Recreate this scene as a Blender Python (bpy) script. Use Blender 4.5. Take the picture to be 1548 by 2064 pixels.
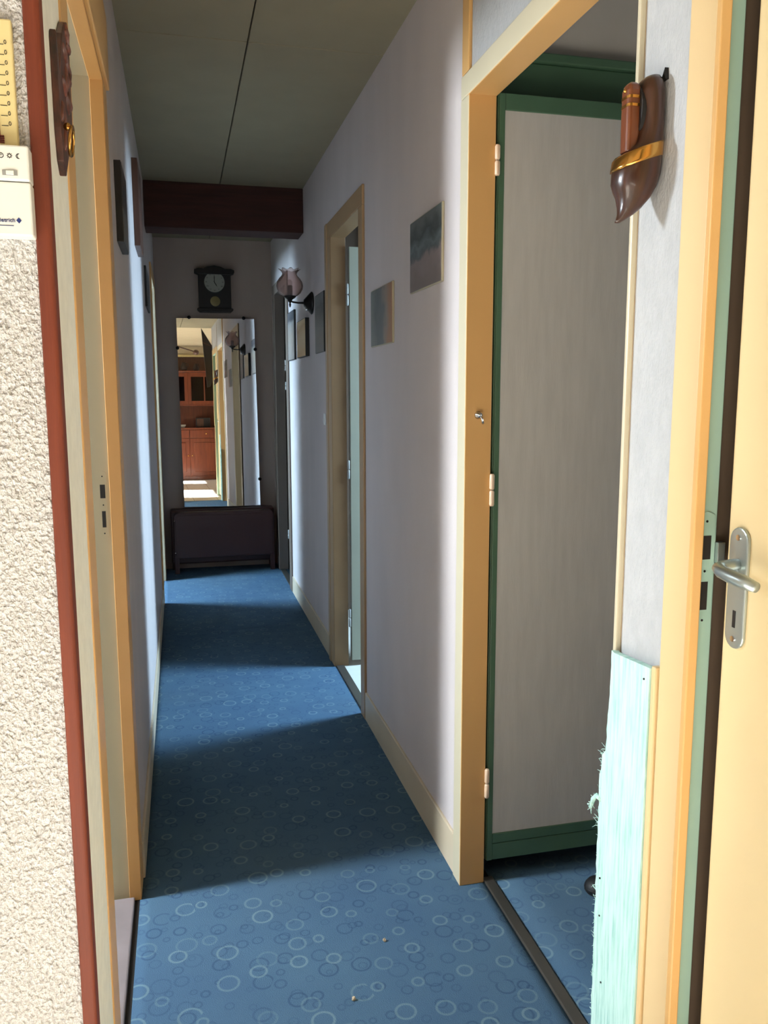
import bpy, bmesh, math, random
from mathutils import Vector, Matrix
random.seed(4)
for o in list(bpy.data.objects): bpy.data.objects.remove(o)
S = bpy.context.scene
C = S.collection

# ------------------------------------------------------------------ camera
W, H, F, HC = 1548, 2064, 1659.33, 1.34
yaw, pitch, roll = 0.241220456, -0.144095902, -0.00188791872
fw = Vector((math.sin(yaw)*math.cos(pitch), math.cos(yaw)*math.cos(pitch), math.sin(pitch)))
rt = Vector((math.cos(yaw), -math.sin(yaw), 0)); up = rt.cross(fw)
rt, up = rt*math.cos(roll)+up*math.sin(roll), -rt*math.sin(roll)+up*math.cos(roll)
cam = bpy.data.objects.new('camera', bpy.data.cameras.new('camera')); C.objects.link(cam)
cam.data.sensor_fit = 'VERTICAL'; cam.data.sensor_height = 24; cam.data.lens = F/H*24
cam.data.clip_start = 0.02
M = Matrix((rt, up, -fw)).transposed().to_4x4(); M.translation = (0, 0, HC); cam.matrix_world = M
S.camera = cam

# ------------------------------------------------------------------ light
wd = bpy.data.worlds.new('world'); S.world = wd; wd.use_nodes = True
wd.node_tree.nodes['Background'].inputs[0].default_value = (0.62, 0.76, 1.0, 1)
wd.node_tree.nodes['Background'].inputs[1].default_value = 0.9
S.view_settings.view_transform = 'Standard'; S.view_settings.look = 'None'
S.view_settings.gamma = 1; S.view_settings.use_curve_mapping = False
S.view_settings.exposure = 0.2

def sun(d, e, col, ang):
    l = bpy.data.lights.new('sun', 'SUN'); l.energy = e; l.color = col; l.angle = math.radians(ang)
    o = bpy.data.objects.new('sun', l); C.objects.link(o)
    o.rotation_euler = Vector(d).to_track_quat('-Z', 'Y').to_euler()
def area(name, loc, d, sx, sy, p, col):
    l = bpy.data.lights.new(name, 'AREA'); l.shape = 'RECTANGLE'; l.size = sx; l.size_y = sy; l.energy = p; l.color = col
    o = bpy.data.objects.new(name, l); C.objects.link(o); o.location = loc
    o.rotation_euler = Vector(d).to_track_quat('-Z', 'Z' if abs(d[2]) < .9 else 'Y').to_euler()
WARM = (1.0, 0.83, 0.62); COOL = (0.50, 0.75, 1.0); NEUT = (0.9, 0.96, 1.0)
sun((1.0, 0.12, -0.66), 58, (1.0, 0.97, 0.92), 0.8)
area('sky_light_living', (-2.72, -0.9, 0.95), (1, 0.25, -0.1), 4.0, 1.9, 8, (1.0, 0.97, 0.92))
area('added_light_living_right', (2.56, -2.5, 1.1), (-1, 0.8, -0.2), 1.2, 1.9, 14, (1.0, 0.97, 0.92))  # added fill for the pale board, through an added window
area('sky_light_left_near', (-1.82, 2.06, 1.80), (1, 0, -1.7), 0.24, 1.0, 135, (0.80, 0.91, 1.0))
area('sky_light_left_far', (-1.82, 5.75, 1.72), (1, 0, -1.7), 0.60, 1.1, 205, COOL)
area('sky_light_right_mid', (2.32, 3.55, 1.72), (-1, 0, -1.7), 0.40, 1.1, 150, COOL)
area('added_light_right_near', (3.12, 1.6, 1.45), (-1, 0, -0.1), 0.7, 1.2, 25, NEUT)  # added weak fill for the room behind the green door

# ------------------------------------------------------------------ materials
def lin(c): return tuple((v/255/12.92 if v/255 <= .04045 else ((v/255+.055)/1.055)**2.4) for v in c)+(1,)
def newmat(n):
    m = bpy.data.materials.new(n); m.use_nodes = True
    return m, m.node_tree, m.node_tree.nodes['Principled BSDF']
def noise(nt, scale, detail=3, st=(1, 1, 1), rough=.5):
    tc = nt.nodes.new('ShaderNodeTexCoord'); mp = nt.nodes.new('ShaderNodeMapping'); mp.inputs['Scale'].default_value = st
    n = nt.nodes.new('ShaderNodeTexNoise'); n.inputs['Scale'].default_value = scale; n.inputs['Detail'].default_value = detail
    n.inputs['Roughness'].default_value = rough
    nt.links.new(tc.outputs['Object'], mp.inputs[0]); nt.links.new(mp.outputs[0], n.inputs['Vector'])
    return n
def ramp(nt, fac, stops):
    r = nt.nodes.new('ShaderNodeValToRGB'); el = r.color_ramp.elements
    while len(el) < len(stops): el.new(.5)
    for e, (p, c) in zip(el, stops): e.position = p; e.color = c
    nt.links.new(fac, r.inputs[0]); return r
def bump(nt, b, fac, dist, strength=1.0):
    n = nt.nodes.new('ShaderNodeBump'); n.inputs['Strength'].default_value = strength; n.inputs['Distance'].default_value = dist
    nt.links.new(fac, n.inputs['Height']); nt.links.new(n.outputs[0], b.inputs['Normal'])
def paint(n, c, rough=.45, var=.06, scale=6, bd=.0004, bs=40, st=(1, 1, 1), metal=0, coat=0):
    m, nt, b = newmat(n); b.inputs['Roughness'].default_value = rough; b.inputs['Metallic'].default_value = metal
    b.inputs['Coat Weight'].default_value = coat
    k = lin(c); x = noise(nt, scale, 3, st)
    r = ramp(nt, x.outputs['Fac'], [(.3, tuple(v*(1-var) for v in k[:3])+(1,)), (.7, tuple(min(1, v*(1+var)) for v in k[:3])+(1,))])
    nt.links.new(r.outputs[0], b.inputs['Base Color'])
    if bd: bump(nt, b, noise(nt, bs, 3, st).outputs['Fac'], bd)
    return m
def wood(n, c0, c1, st=(12, 12, 1), rough=.4, scale=3, coat=.2):
    m, nt, b = newmat(n); b.inputs['Roughness'].default_value = rough; b.inputs['Coat Weight'].default_value = coat
    x = noise(nt, scale, 5, st, .65); r = ramp(nt, x.outputs['Fac'], [(.3, lin(c0)), (.7, lin(c1))])
    nt.links.new(r.outputs[0], b.inputs['Base Color']); bump(nt, b, x.outputs['Fac'], .0006); return m

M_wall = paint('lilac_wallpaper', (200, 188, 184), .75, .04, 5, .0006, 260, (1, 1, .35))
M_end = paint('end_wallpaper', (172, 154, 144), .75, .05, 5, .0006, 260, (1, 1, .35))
M_ceil = paint('ceiling_board', (140, 130, 106), .8, .04, 8, .0003, 60)
M_cream = paint('cream_gloss_paint', (216, 168, 106), .38, .04, 4, .0004, 22, (1, 1, .15))
M_cream3 = paint('light_cream_paint', (216, 186, 138), .38, .04, 4, .0004, 22, (1, 1, .15))
M_dimcream = paint('dimmed_casing_paint', (172, 142, 106), .45, .05, 4, .0004, 22, (1, 1, .15))  # casing cream darkened to hold the dim light at the middle door
M_ochre = paint('ochre_paint', (190, 138, 78), .42, .05, 4, .0004, 22, (1, 1, .15))
M_jamb = paint('old_jamb_paint', (162, 147, 118), .42, .05, 5, .0004, 24, (1, 1, .2))
M_cream2 = paint('pale_cream_paint', (200, 188, 160), .42, .04, 4, .0004, 24, (1, 1, .2))
M_beige = paint('beige_board', (240, 236, 220), .6, .05, 40, .0004, 90)
M_skirt = paint('skirting_paint', (204, 186, 158), .4, .05, 5, .0003, 30)
M_green = paint('dark_green_paint', (74, 104, 80), .45, .08, 5, .0004, 30, (1, 1, .3))
M_pale_green = paint('pale_green_paint', (158, 188, 174), .5, .08, 6, .0004, 30, (1, 1, .3))
M_doorpaper = paint('door_wallpaper', (188, 184, 178), .8, .05, 60, .0005, 300, (1, 1, .12))
M_doorcream = paint('door_cream', (226, 204, 158), .35, .03, 4, .0003, 20)
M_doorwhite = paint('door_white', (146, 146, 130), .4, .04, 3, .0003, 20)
M_dark = paint('dark_recess', (30, 24, 20), .8, .1)
M_gap = paint('dark_shade_and_rubber', (22, 21, 22), .6, .1)
M_room = paint('side_room_wall', (176, 170, 162), .8, .04)
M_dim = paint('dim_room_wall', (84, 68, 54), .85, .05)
M_living = paint('living_wall', (190, 174, 144), .7, .03)
M_steel = paint('brushed_steel', (180, 190, 190), .35, .04, 20, 0, 1, (1, 1, 1), .85)
M_chrome = paint('chrome', (210, 210, 212), .12, .02, 9, 0, 1, (1, 1, 1), 1)
M_brass = paint('brass', (214, 160, 84), .2, .05, 9, 0, 1, (1, 1, 1), 1)
M_iron = paint('black_iron', (38, 34, 32), .35, .1, 9, .0003, 80, (1, 1, 1), .6)
M_white = paint('white_plastic', (232, 232, 226), .4, .02, 5, 0)
M_ivory = paint('ivory_plastic', (226, 208, 150), .45, .03, 9, 0)
M_ink = paint('dark_ink', (40, 34, 30), .7, .02, 5, 0)
M_blueink = paint('blue_ink', (32, 50, 110), .7, .02, 5, 0)
M_redink = paint('red_ink', (110, 30, 22), .6, .02, 5, 0)
M_grey = paint('grey_plastic', (150, 150, 146), .4, .03, 5, 0)
M_trim = wood('red_stained_wood', (98, 38, 18), (126, 54, 26), (14, 14, .8), .65, 3, 0)
M_beam = wood('dark_beam_wood', (50, 26, 20), (72, 37, 28), (1, 12, 12), .85, 3, 0)
M_walnut = wood('dark_walnut', (26, 19, 16), (42, 30, 24), (12, 12, 1), .3, 4, .4)
M_clog = wood('varnished_clog_wood', (44, 25, 17), (72, 41, 27), (14, 14, 2), .3, 5, .25)
M_handle = wood('knife_handle_wood', (92, 46, 24), (114, 60, 32), (14, 14, 2), .3, 5, .3)
M_carved = wood('carved_dark_wood', (34, 22, 17), (104, 56, 40), (6, 6, 3), .45, 9, .2)
M_buffet = wood('orange_pine', (92, 40, 19), (122, 56, 28), (10, 10, 1), .4, 3, .2)
M_frame = wood('brown_frame', (70, 44, 34), (96, 62, 46), (12, 12, 2), .45, 4, .1)
M_black = paint('black_frame', (26, 25, 26), .4, .1)
M_cab = paint('brown_enamel', (70, 37, 32), .5, .06, 3, .0002, 30, (1, 1, 1), 0, .08)
M_clock = wood('clock_wood', (18, 13, 10), (28, 20, 15), (10, 10, 2), .5, 4, 0)
M_dial = paint('clock_dial', (150, 148, 136), .5, .03)
M_marble = paint('pale_marble', (128, 116, 116), .4, .12, 9, .0003, 40)
M_bar = paint('tarnished_bar', (84, 80, 74), .45, .2, 9, .0005, 70, (1, .2, 1), .5)
M_crumb = paint('crumb', (190, 170, 140), .9, .2, 90, 0)
M_vinyl = paint('pale_vinyl', (196, 196, 186), .45, .05, 9, 0)
M_curtain = paint('rust_curtain', (132, 52, 34), .9, .1)
M_vase = paint('dark_pottery', (44, 34, 30), .4, .15)

def tiles_mat():
    m, nt, b = newmat('beige_floor_tiles'); tc = nt.nodes.new('ShaderNodeTexCoord')
    br = nt.nodes.new('ShaderNodeTexBrick'); br.offset = 0
    for k, v in dict(Scale=1.0, **{'Brick Width': .33, 'Row Height': .33, 'Mortar Size': .004}).items(): br.inputs[k].default_value = v
    br.inputs['Color1'].default_value = lin((228, 225, 218)); br.inputs['Color2'].default_value = lin((220, 215, 206)); br.inputs['Mortar'].default_value = lin((150, 138, 120))
    nt.links.new(tc.outputs['Object'], br.inputs[0]); nt.links.new(br.outputs[0], b.inputs['Base Color']); b.inputs['Roughness'].default_value = .35
    return m
M_tile = tiles_mat()

def carpet_mat():
    m, nt, b = newmat('blue_ring_carpet'); b.inputs['Roughness'].default_value = .95; b.inputs['Specular IOR Level'].default_value = .15
    L = nt.links.new; N = nt.nodes.new
    tc = N('ShaderNodeTexCoord')
    def mth(op, a, c=None):
        n = N('ShaderNodeMath'); n.operation = op
        for i, v in enumerate((a, c)):
            if v is None: continue
            if isinstance(v, (int, float)): n.inputs[i].default_value = v
            else: L(v, n.inputs[i])
        return n.outputs[0]
    def rings(off, scale, r0, r1, w):
        mp = N('ShaderNodeMapping'); mp.inputs['Location'].default_value = off
        L(tc.outputs['Object'], mp.inputs[0])
        v = N('ShaderNodeTexVoronoi'); v.voronoi_dimensions = '2D'; v.inputs['Scale'].default_value = scale; v.inputs['Randomness'].default_value = .75
        L(mp.outputs[0], v.inputs['Vector'])
        sp = N('ShaderNodeSeparateColor'); L(v.outputs['Color'], sp.inputs[0])
        rad = mth('ADD', mth('MULTIPLY', sp.outputs[0], r1-r0), r0)
        d = mth('ABSOLUTE', mth('SUBTRACT', v.outputs['Distance'], rad))
        n = N('ShaderNodeMapRange'); n.interpolation_type = 'SMOOTHSTEP'
        L(d, n.inputs[0]); n.inputs[1].default_value = w*.3; n.inputs[2].default_value = w; n.inputs[3].default_value = 1; n.inputs[4].default_value = 0
        return mth('MULTIPLY', n.outputs[0], mth('ADD', mth('MULTIPLY', sp.outputs[1], .7), .3))
    def mix(f, a, c, k=1.0):
        x = N('ShaderNodeMix'); x.data_type = 'RGBA'
        L(mth('MULTIPLY', f, k), x.inputs[0])
        if isinstance(a, tuple): x.inputs[6].default_value = a
        else: L(a, x.inputs[6])
        x.inputs[7].default_value = c
        return x.outputs[2]
    n1 = noise(nt, 3.2, 3); n2 = noise(nt, 420, 2)
    base = ramp(nt, n1.outputs['Fac'], [(.3, lin((72, 98, 122))), (.7, lin((80, 107, 128)))]).outputs[0]
    c = mix(rings((3.3, 1.7, 0), 13, .12, .30, .05), base, lin((40, 66, 98)), .55)
    c = mix(rings((0.4, 8.1, 0), 16, .10, .22, .05), c, lin((40, 66, 98)), .4)
    c = mix(rings((0, 0, 0), 10.5, .12, .27, .045), c, lin((132, 154, 156)), .5)
    c = mix(n2.outputs['Fac'], c, lin((40, 64, 86)), .25)
    # worn, slightly yellowed tread
    n3 = noise(nt, 1.3, 2); c = mix(ramp(nt, n3.outputs['Fac'], [(.5, (0, 0, 0, 1)), (.75, (1, 1, 1, 1))]).outputs[0], c, lin((94, 108, 106)), .25)
    L(c, b.inputs['Base Color']); bump(nt, b, n2.outputs['Fac'], .002)
    return m
M_carpet = carpet_mat()

def boucle_mat():
    m, nt, b = newmat('boucle_wallpaper'); b.inputs['Roughness'].default_value = .85
    x = noise(nt, 240, 3, (1, 1, .75)); y = noise(nt, 110, 2, (1.4, 1, 1))
    ad = nt.nodes.new('ShaderNodeMath'); ad.operation = 'ADD'; nt.links.new(x.outputs['Fac'], ad.inputs[0]); nt.links.new(y.outputs['Fac'], ad.inputs[1])
    r = ramp(nt, x.outputs['Fac'], [(.35, lin((198, 194, 192))), (.6, lin((232, 230, 228)))])
    nt.links.new(r.outputs[0], b.inputs['Base Color']); bump(nt, b, ad.outputs[0], .009); return m
M_boucle = boucle_mat()
M_fibre = paint('fibre_wallpaper', (178, 177, 177), .8, .05, 60, .0022, 200, (1, 1, .5))

def mint_mat():
    m, nt, b = newmat('mint_fabric'); b.inputs['Roughness'].default_value = .95
    x = noise(nt, 30, 4, (1, 6, .35), .6)
    r = ramp(nt, x.outputs['Fac'], [(.3, lin((150, 196, 186))), (.5, lin((184, 218, 208))), (.7, lin((200, 228, 220)))])
    nt.links.new(r.outputs[0], b.inputs['Base Color']); bump(nt, b, x.outputs['Fac'], .003); return m
M_mint = mint_mat()

def picture_mat(n, stops, ax, scale=5, warp=(1, 1, 2)):
    # a printed landscape: soft bands of colour with painterly noise, flat print on a flat board
    m, nt, b = newmat(n); b.inputs['Roughness'].default_value = .4; L = nt.links.new
    tc = nt.nodes.new('ShaderNodeTexCoord'); sep = nt.nodes.new('ShaderNodeSeparateXYZ'); L(tc.outputs['Generated'], sep.inputs[0])
    x = noise(nt, scale, 5, warp, .6)
    a = nt.nodes.new('ShaderNodeMath'); a.operation = 'MULTIPLY_ADD'; L(x.outputs['Fac'], a.inputs[0]); a.inputs[1].default_value = .5; L(sep.outputs[ax], a.inputs[2])
    s = nt.nodes.new('ShaderNodeMath'); s.operation = 'SUBTRACT'; L(a.outputs[0], s.inputs[0]); s.inputs[1].default_value = .25
    r = ramp(nt, s.outputs[0], [(p, lin(c)) for p, c in stops]); L(r.outputs[0], b.inputs['Base Color']); return m

def glass_mat(n, tint, g=.18):
    m = bpy.data.materials.new(n); m.use_nodes = True; nt = m.node_tree; nt.nodes.remove(nt.nodes['Principled BSDF'])
    out = nt.nodes['Material Output']; t = nt.nodes.new('ShaderNodeBsdfTransparent'); t.inputs[0].default_value = tint
    gl = nt.nodes.new('ShaderNodeBsdfGlossy'); gl.inputs['Roughness'].default_value = .04
    fr = nt.nodes.new('ShaderNodeLayerWeight'); fr.inputs[0].default_value = g
    mx = nt.nodes.new('ShaderNodeMixShader'); nt.links.new(fr.outputs['Fresnel'], mx.inputs[0])
    nt.links.new(t.outputs[0], mx.inputs[1]); nt.links.new(gl.outputs[0], mx.inputs[2]); nt.links.new(mx.outputs[0], out.inputs[0]); return m
M_pane = glass_mat('window_glass', (.97, .98, .98, 1), .1)
M_shade = glass_mat('rosy_lamp_glass', (.94, .86, .84, 1), .10)
_nt = M_shade.node_tree; _mx = [n for n in _nt.nodes if n.type == 'MIX_SHADER'][0]; _d = _nt.nodes.new('ShaderNodeBsdfTranslucent'); _d.inputs[0].default_value = (.75, .62, .58, 1)
_d2 = _nt.nodes.new('ShaderNodeBsdfDiffuse'); _d2.inputs[0].default_value = (.75, .62, .58, 1)
_m0 = _nt.nodes.new('ShaderNodeMixShader'); _nt.links.new(_d.outputs[0], _m0.inputs[1]); _nt.links.new(_d2.outputs[0], _m0.inputs[2])
_m2 = _nt.nodes.new('ShaderNodeMixShader'); _m2.inputs[0].default_value = .22; _nt.links.new(_mx.outputs[0], _m2.inputs[1]); _nt.links.new(_m0.outputs[0], _m2.inputs[2])
_nt.links.new(_m2.outputs[0], _nt.nodes['Material Output'].inputs[0])
M_cabglass = glass_mat('cabinet_glass', (.45, .40, .38, 1), .3)
M_mirror, _nt, _b = newmat('mirror_silver')
_b.inputs['Metallic'].default_value = 1; _b.inputs['Roughness'].default_value = .008; _b.inputs['Base Color'].default_value = (.90, .91, .90, 1)

# ------------------------------------------------------------------ mesh helpers
def box(bm, a, b):
    (x0, y0, z0), (x1, y1, z1) = a, b
    v = [bm.verts.new(p) for p in ((x0, y0, z0), (x1, y0, z0), (x1, y1, z0), (x0, y1, z0), (x0, y0, z1), (x1, y0, z1), (x1, y1, z1), (x0, y1, z1))]
    for f in ((3, 2, 1, 0), (4, 5, 6, 7), (0, 1, 5, 4), (1, 2, 6, 5), (2, 3, 7, 6), (3, 0, 4, 7)): bm.faces.new([v[i] for i in f])
def prism(bm, pts, fn0, fn1):
    # pts: 2-D outline; fn0/fn1 map it to the two end faces
    n = len(pts); a = [bm.verts.new(fn0(*p)) for p in pts]; b = [bm.verts.new(fn1(*p)) for p in pts]
    bm.faces.new(a); bm.faces.new(b[::-1])
    for i in range(n): bm.faces.new((a[i], b[i], b[(i+1) % n], a[(i+1) % n]))
def tube(bm, path, rad, seg=12, cap=True):
    path = [Vector(p) for p in path]; n = len(path); rad = [rad]*n if isinstance(rad, (int, float)) else rad; prev = None
    ref = None
    for i, p in enumerate(path):
        t = (path[min(i+1, n-1)]-path[max(i-1, 0)]).normalized()
        if ref is None: ref = t.orthogonal().normalized()
        u = (ref-t*ref.dot(t)).normalized(); ref = u; w = t.cross(u)
        r = [bm.verts.new(p+(u*math.cos(k*2*math.pi/seg)+w*math.sin(k*2*math.pi/seg))*rad[i]) for k in range(seg)]
        if prev:
            for k in range(seg): bm.faces.new((prev[k], prev[(k+1) % seg], r[(k+1) % seg], r[k]))
        elif cap: bm.faces.new(r[::-1])
        prev = r
    if cap: bm.faces.new(prev)
def lathe(bm, prof, c=(0, 0, 0), axis='Z', seg=24, wave=0, nw=0):
    prev = None; c = Vector(c)
    for r, h in prof:
        ring = []
        for k in range(seg):
            a = k*2*math.pi/seg; rr = max(r, 1e-4)
            q = (rr*math.cos(a), rr*math.sin(a), h)
            if axis == 'X': q = (h, q[0], q[1])
            if axis == 'Y': q = (q[0], h, q[1])
            ring.append(bm.verts.new(c+Vector(q)))
        if prev:
            for k in range(seg): bm.faces.new((prev[k], prev[(k+1) % seg], ring[(k+1) % seg], ring[k]))
        prev = ring
def ball(bm, c, r, sc=(1, 1, 1), u=12, v=8):
    m = Matrix.Translation(c) @ Matrix.Diagonal((r*sc[0], r*sc[1], r*sc[2], 1)); bmesh.ops.create_uvsphere(bm, u_segments=u, v_segments=v, radius=1, matrix=m)
def obj(name, bm, mat, parent=None, bev=0, smooth=False, seg=2):
    bmesh.ops.recalc_face_normals(bm, faces=bm.faces[:])
    me = bpy.data.meshes.new(name); bm.to_mesh(me); bm.free(); me.materials.append(mat)
    if smooth:
        for p in me.polygons: p.use_smooth = True
    o = bpy.data.objects.new(name, me); C.objects.link(o)
    if bev:
        md = o.modifiers.new('bevel', 'BEVEL'); md.width = bev; md.segments = seg; md.limit_method = 'ANGLE'
    if parent:
        o.parent = parent
        o.matrix_parent_inverse = Matrix.Translation(parent.location).inverted() if parent.type == 'EMPTY' else Matrix()
    return o
def B(name, mat, boxes, parent=None, bev=0, **k):
    bm = bmesh.new()
    for a, b in boxes: box(bm, a, b)
    o = obj(name, bm, mat, parent, bev)
    for kk, v in k.items(): o[kk] = v
    return o
def thing(name, label, cat, loc, group=None):
    o = bpy.data.objects.new(name, None); C.objects.link(o); o.location = loc; o.empty_display_size = .05
    o['label'] = label; o['category'] = cat; o['kind'] = 'thing'
    if group: o['group'] = group
    return o
def tag(o, label, cat, group=None):
    o['label'] = label; o['category'] = cat; o['kind'] = 'thing'
    if group: o['group'] = group
    return o
def struct(o): o['kind'] = 'structure'; return o
def text(name, s, size, mat, parent, loc, rot, align='LEFT', ext=.0004, sx=1.0):
    cu = bpy.data.curves.new(name, 'FONT'); cu.body = s; cu.size = size; cu.extrude = ext; cu.align_x = align; cu.align_y = 'CENTER'
    o = bpy.data.objects.new(name, cu); C.objects.link(o)
    me = bpy.data.meshes.new_from_object(o.evaluated_get(bpy.context.evaluated_depsgraph_get())); bpy.data.objects.remove(o)
    me.materials.clear(); me.materials.append(mat); o = bpy.data.objects.new(name, me); C.objects.link(o); o.location = loc; o.rotation_euler = rot; o.scale = (sx, 1, 1)
    if parent:
        o.parent = parent
        o.matrix_parent_inverse = Matrix.Translation(parent.location).inverted() if parent.type == 'EMPTY' else Matrix()
    return o

# ------------------------------------------------------------------ setting: shell
XR, XL, YE, ZC = 0.707, -0.148, 6.42, 2.46
XB, ZW = -0.140, 2.475             # face of the beige board by the corner; walls run past the ceiling boards
XRO, XLO = 0.768, -0.214          # far faces of the corridor walls
YF = 1.05                          # face of the textured wall by the thermostat
ZH = 2.045                         # door head
def wall_y(name, mat, x0, x1, y0, y1, openings, ztop=ZW):
    bx = []; y = y0
    for a, b, h in sorted(openings):
        if a > y: bx.append(((x0, y, 0), (x1, a, ztop)))
        bx.append(((x0, a, h), (x1, b, ztop))); y = b
    if y < y1: bx.append(((x0, y, 0), (x1, y1, ztop)))
    return struct(B(name, mat, bx))
J = .018                            # jamb board thickness
OA, OB, OC, OD = (1.217, 1.978), (.30, 1.012), (3.25, 3.86), (5.56, 6.18)
OL, OE = (1.362, 2.125), (5.35, 6.0)
ex = lambda o: (o[0]-J, o[1]+J, ZH+J)
wall_y('wall_right', M_wall, XR, XRO, 2.0-.004, YE, [ex(OC), ex(OD), (1.996, 1.996, ZH)])
wall_y('wall_right', M_fibre, XR, XRO, .10, 1.996, [(OA[0]-.0112, OA[1]+J, ZH+J), ex(OB)])
wall_y('wall_left', M_wall, XLO, XL, OL[1]+J, YE, [ex(OE)])
wall_y('wall_left', M_beige, XLO, XB, YF+.02, OL[1]+J, [(OL[0]-J, OL[1]+J, ZH+.02+J)])
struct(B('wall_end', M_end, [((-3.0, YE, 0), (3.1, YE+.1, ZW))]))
struct(B('wall_front', M_boucle, [((-2.7, YF, 0), (-.150, YF+.07, ZW))]))
struct(B('wall_living', M_living, [((XRO-.03, .03, 0), (2.5, .10, ZW)), ((2.43, -3.3, 0), (2.5, -3.15, ZW)), ((2.43, -1.85, 0), (2.5, .03, ZW)), ((2.43, -3.15, 0), (2.5, -1.85, .15)), ((2.43, -3.15, 2.2), (2.5, -1.85, ZW)), ((-2.7, -3.4, 0), (2.5, -3.3, ZW))]))
# wall_living.001: window wall on the left with two glazed openings
WX0, WX1 = -2.7, -2.62
win_y = [(-3.1, -2.35), (-1.15, .20)]
bx = []; y = -3.4
for a, b in win_y:
    bx += [((WX0, y, 0), (WX1, a, ZC)), ((WX0, a, 2.26), (WX1, b, ZC)), ((WX0, a, 0), (WX1, b, .02))]; y = b
bx.append(((WX0, y, 0), (WX1, 1.12, ZC)))
struct(B('wall_living', M_living, bx))
def window(name, x, y0, y1, z0, z1, nx=2):
    o = struct(B(name, M_cream2, [((x-.03, y0, z0), (x+.03, y0+.05, z1)), ((x-.03, y1-.05, z0), (x+.03, y1, z1)), ((x-.03, y0, z1-.05), (x+.03, y1, z1)), ((x-.03, y0, z0), (x+.03, y1, z0+.05))]))
    for k in range(1, nx):
        yy = y0+(y1-y0)*k/nx; B('mullion', M_cream2, [((x-.025, yy-.02, z0+.05), (x+.025, yy+.02, z1-.05))], o)
    for k in range(nx):
        a = y0+.05+(y1-y0-.1)*k/nx; b = y0+.05+(y1-y0-.1)*(k+1)/nx
        B('pane', M_pane, [((x-.003, a, z0+.05), (x+.003, b, z1-.05))], o)
    return o
window('added_window_7', 2.465, -3.15, -1.85, .15, 2.2, 2)  # unseen window added to let light onto the pale board
window('window_1', -2.66, *win_y[0], .02, 2.26, 1); window('window_2', -2.66, *win_y[1], .02, 2.26, 2)
# side rooms: outer walls with one window each
def side_wall(x0, x1, y0, y1, w):
    bx = []; y = y0
    if w:
        bx = [((x0, y0, 0), (x1, w[0], ZC)), ((x0, w[1], 0), (x1, y1, ZC)), ((x0, w[0], 0), (x1, w[1], w[2])), ((x0, w[0], w[3]), (x1, w[1], ZC))]
    else: bx = [((x0, y0, 0), (x1, y1, ZC))]
    struct(B('wall_room', M_room, bx))
side_wall(-1.77, -1.70, YF+.07, 3.3, (1.88, 2.24, 1.22, 2.36)); window('window_3', -1.735, 1.88, 2.24, 1.22, 2.36, 1)
side_wall(-1.77, -1.70, 3.3, YE, (5.40, 6.10, 1.1, 2.3)); window('window_4', -1.735, 5.40, 6.10, 1.1, 2.3, 1)
side_wall(2.2, 2.27, 2.16, 4.96, (3.29, 3.81, 1.1, 2.3)); window('window_5', 2.235, 3.29, 3.81, 1.1, 2.3, 1)
side_wall(3.0, 3.07, 4.9, YE, None)
side_wall(3.0, 3.07, .03, 2.2, (1.25, 1.95, .9, 2.05)); window('added_window_6', 3.035, 1.25, 1.95, .9, 2.05, 1)  # unseen window here added to light the green-door room
struct(B('wall_room', M_room, [((-1.77, 3.27, 0), (XLO, 3.34, ZC))]))
struct(B('wall_room', M_room, [((XRO, 2.09, 0), (3.0, 2.16, ZC))]))                 # behind the open green door
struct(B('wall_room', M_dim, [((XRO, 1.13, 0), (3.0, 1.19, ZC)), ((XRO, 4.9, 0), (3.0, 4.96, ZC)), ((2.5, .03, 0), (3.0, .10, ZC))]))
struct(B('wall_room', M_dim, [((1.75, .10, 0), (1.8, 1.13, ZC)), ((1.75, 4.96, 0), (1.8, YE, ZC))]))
# added slab, out of view, to keep the sun off the side-room windows
struct(B('added_sun_slab', M_beam, [((-4.2, YF+.2, 2.36), (-1.77, 7.2, 2.46))]))
struct(B('roof', M_dark, [((-3.1, -3.5, ZC+.06), (3.2, YE+.2, ZC+.2))]))

# ceiling: boards with open joints
ceil = struct(B('ceiling', M_dark, [((-3.0, -3.4, ZC+.02), (3.1, YE+.1, ZC+.06))]))
g = .004
for x0, x1, y0, y1 in [(XLO, .256, .1, 2.87), (XLO, .256, 2.87, 4.9), (.256, XRO, .1, 2.87), (.256, XRO, 2.87, 4.9), (XLO, .256, 4.9, YE), (.256, XRO, 4.9, YE)]:
    B('ceiling_board', M_ceil, [((x0+g/2, y0+g/2, ZC), (x1-g/2, y1-g/2, ZC+.025))], ceil, .003)
B('ceiling_board', M_living, [((-2.7, -3.4, ZC), (3.0, .096, ZC+.025))], ceil)
B('ceiling_board', M_room, [((-3.0, .104, ZC), (XLO-.002, YE, ZC+.025))], ceil)
B('ceiling_board', M_room, [((XRO+.002, .104, ZC), (3.05, YE, ZC+.025))], ceil)
# dark wooden beam across the corridor ceiling
struct(B('trim_1', M_beam, [((XL, 4.745, 2.222), (XR, 4.945, ZC))], None, .004))

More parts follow.
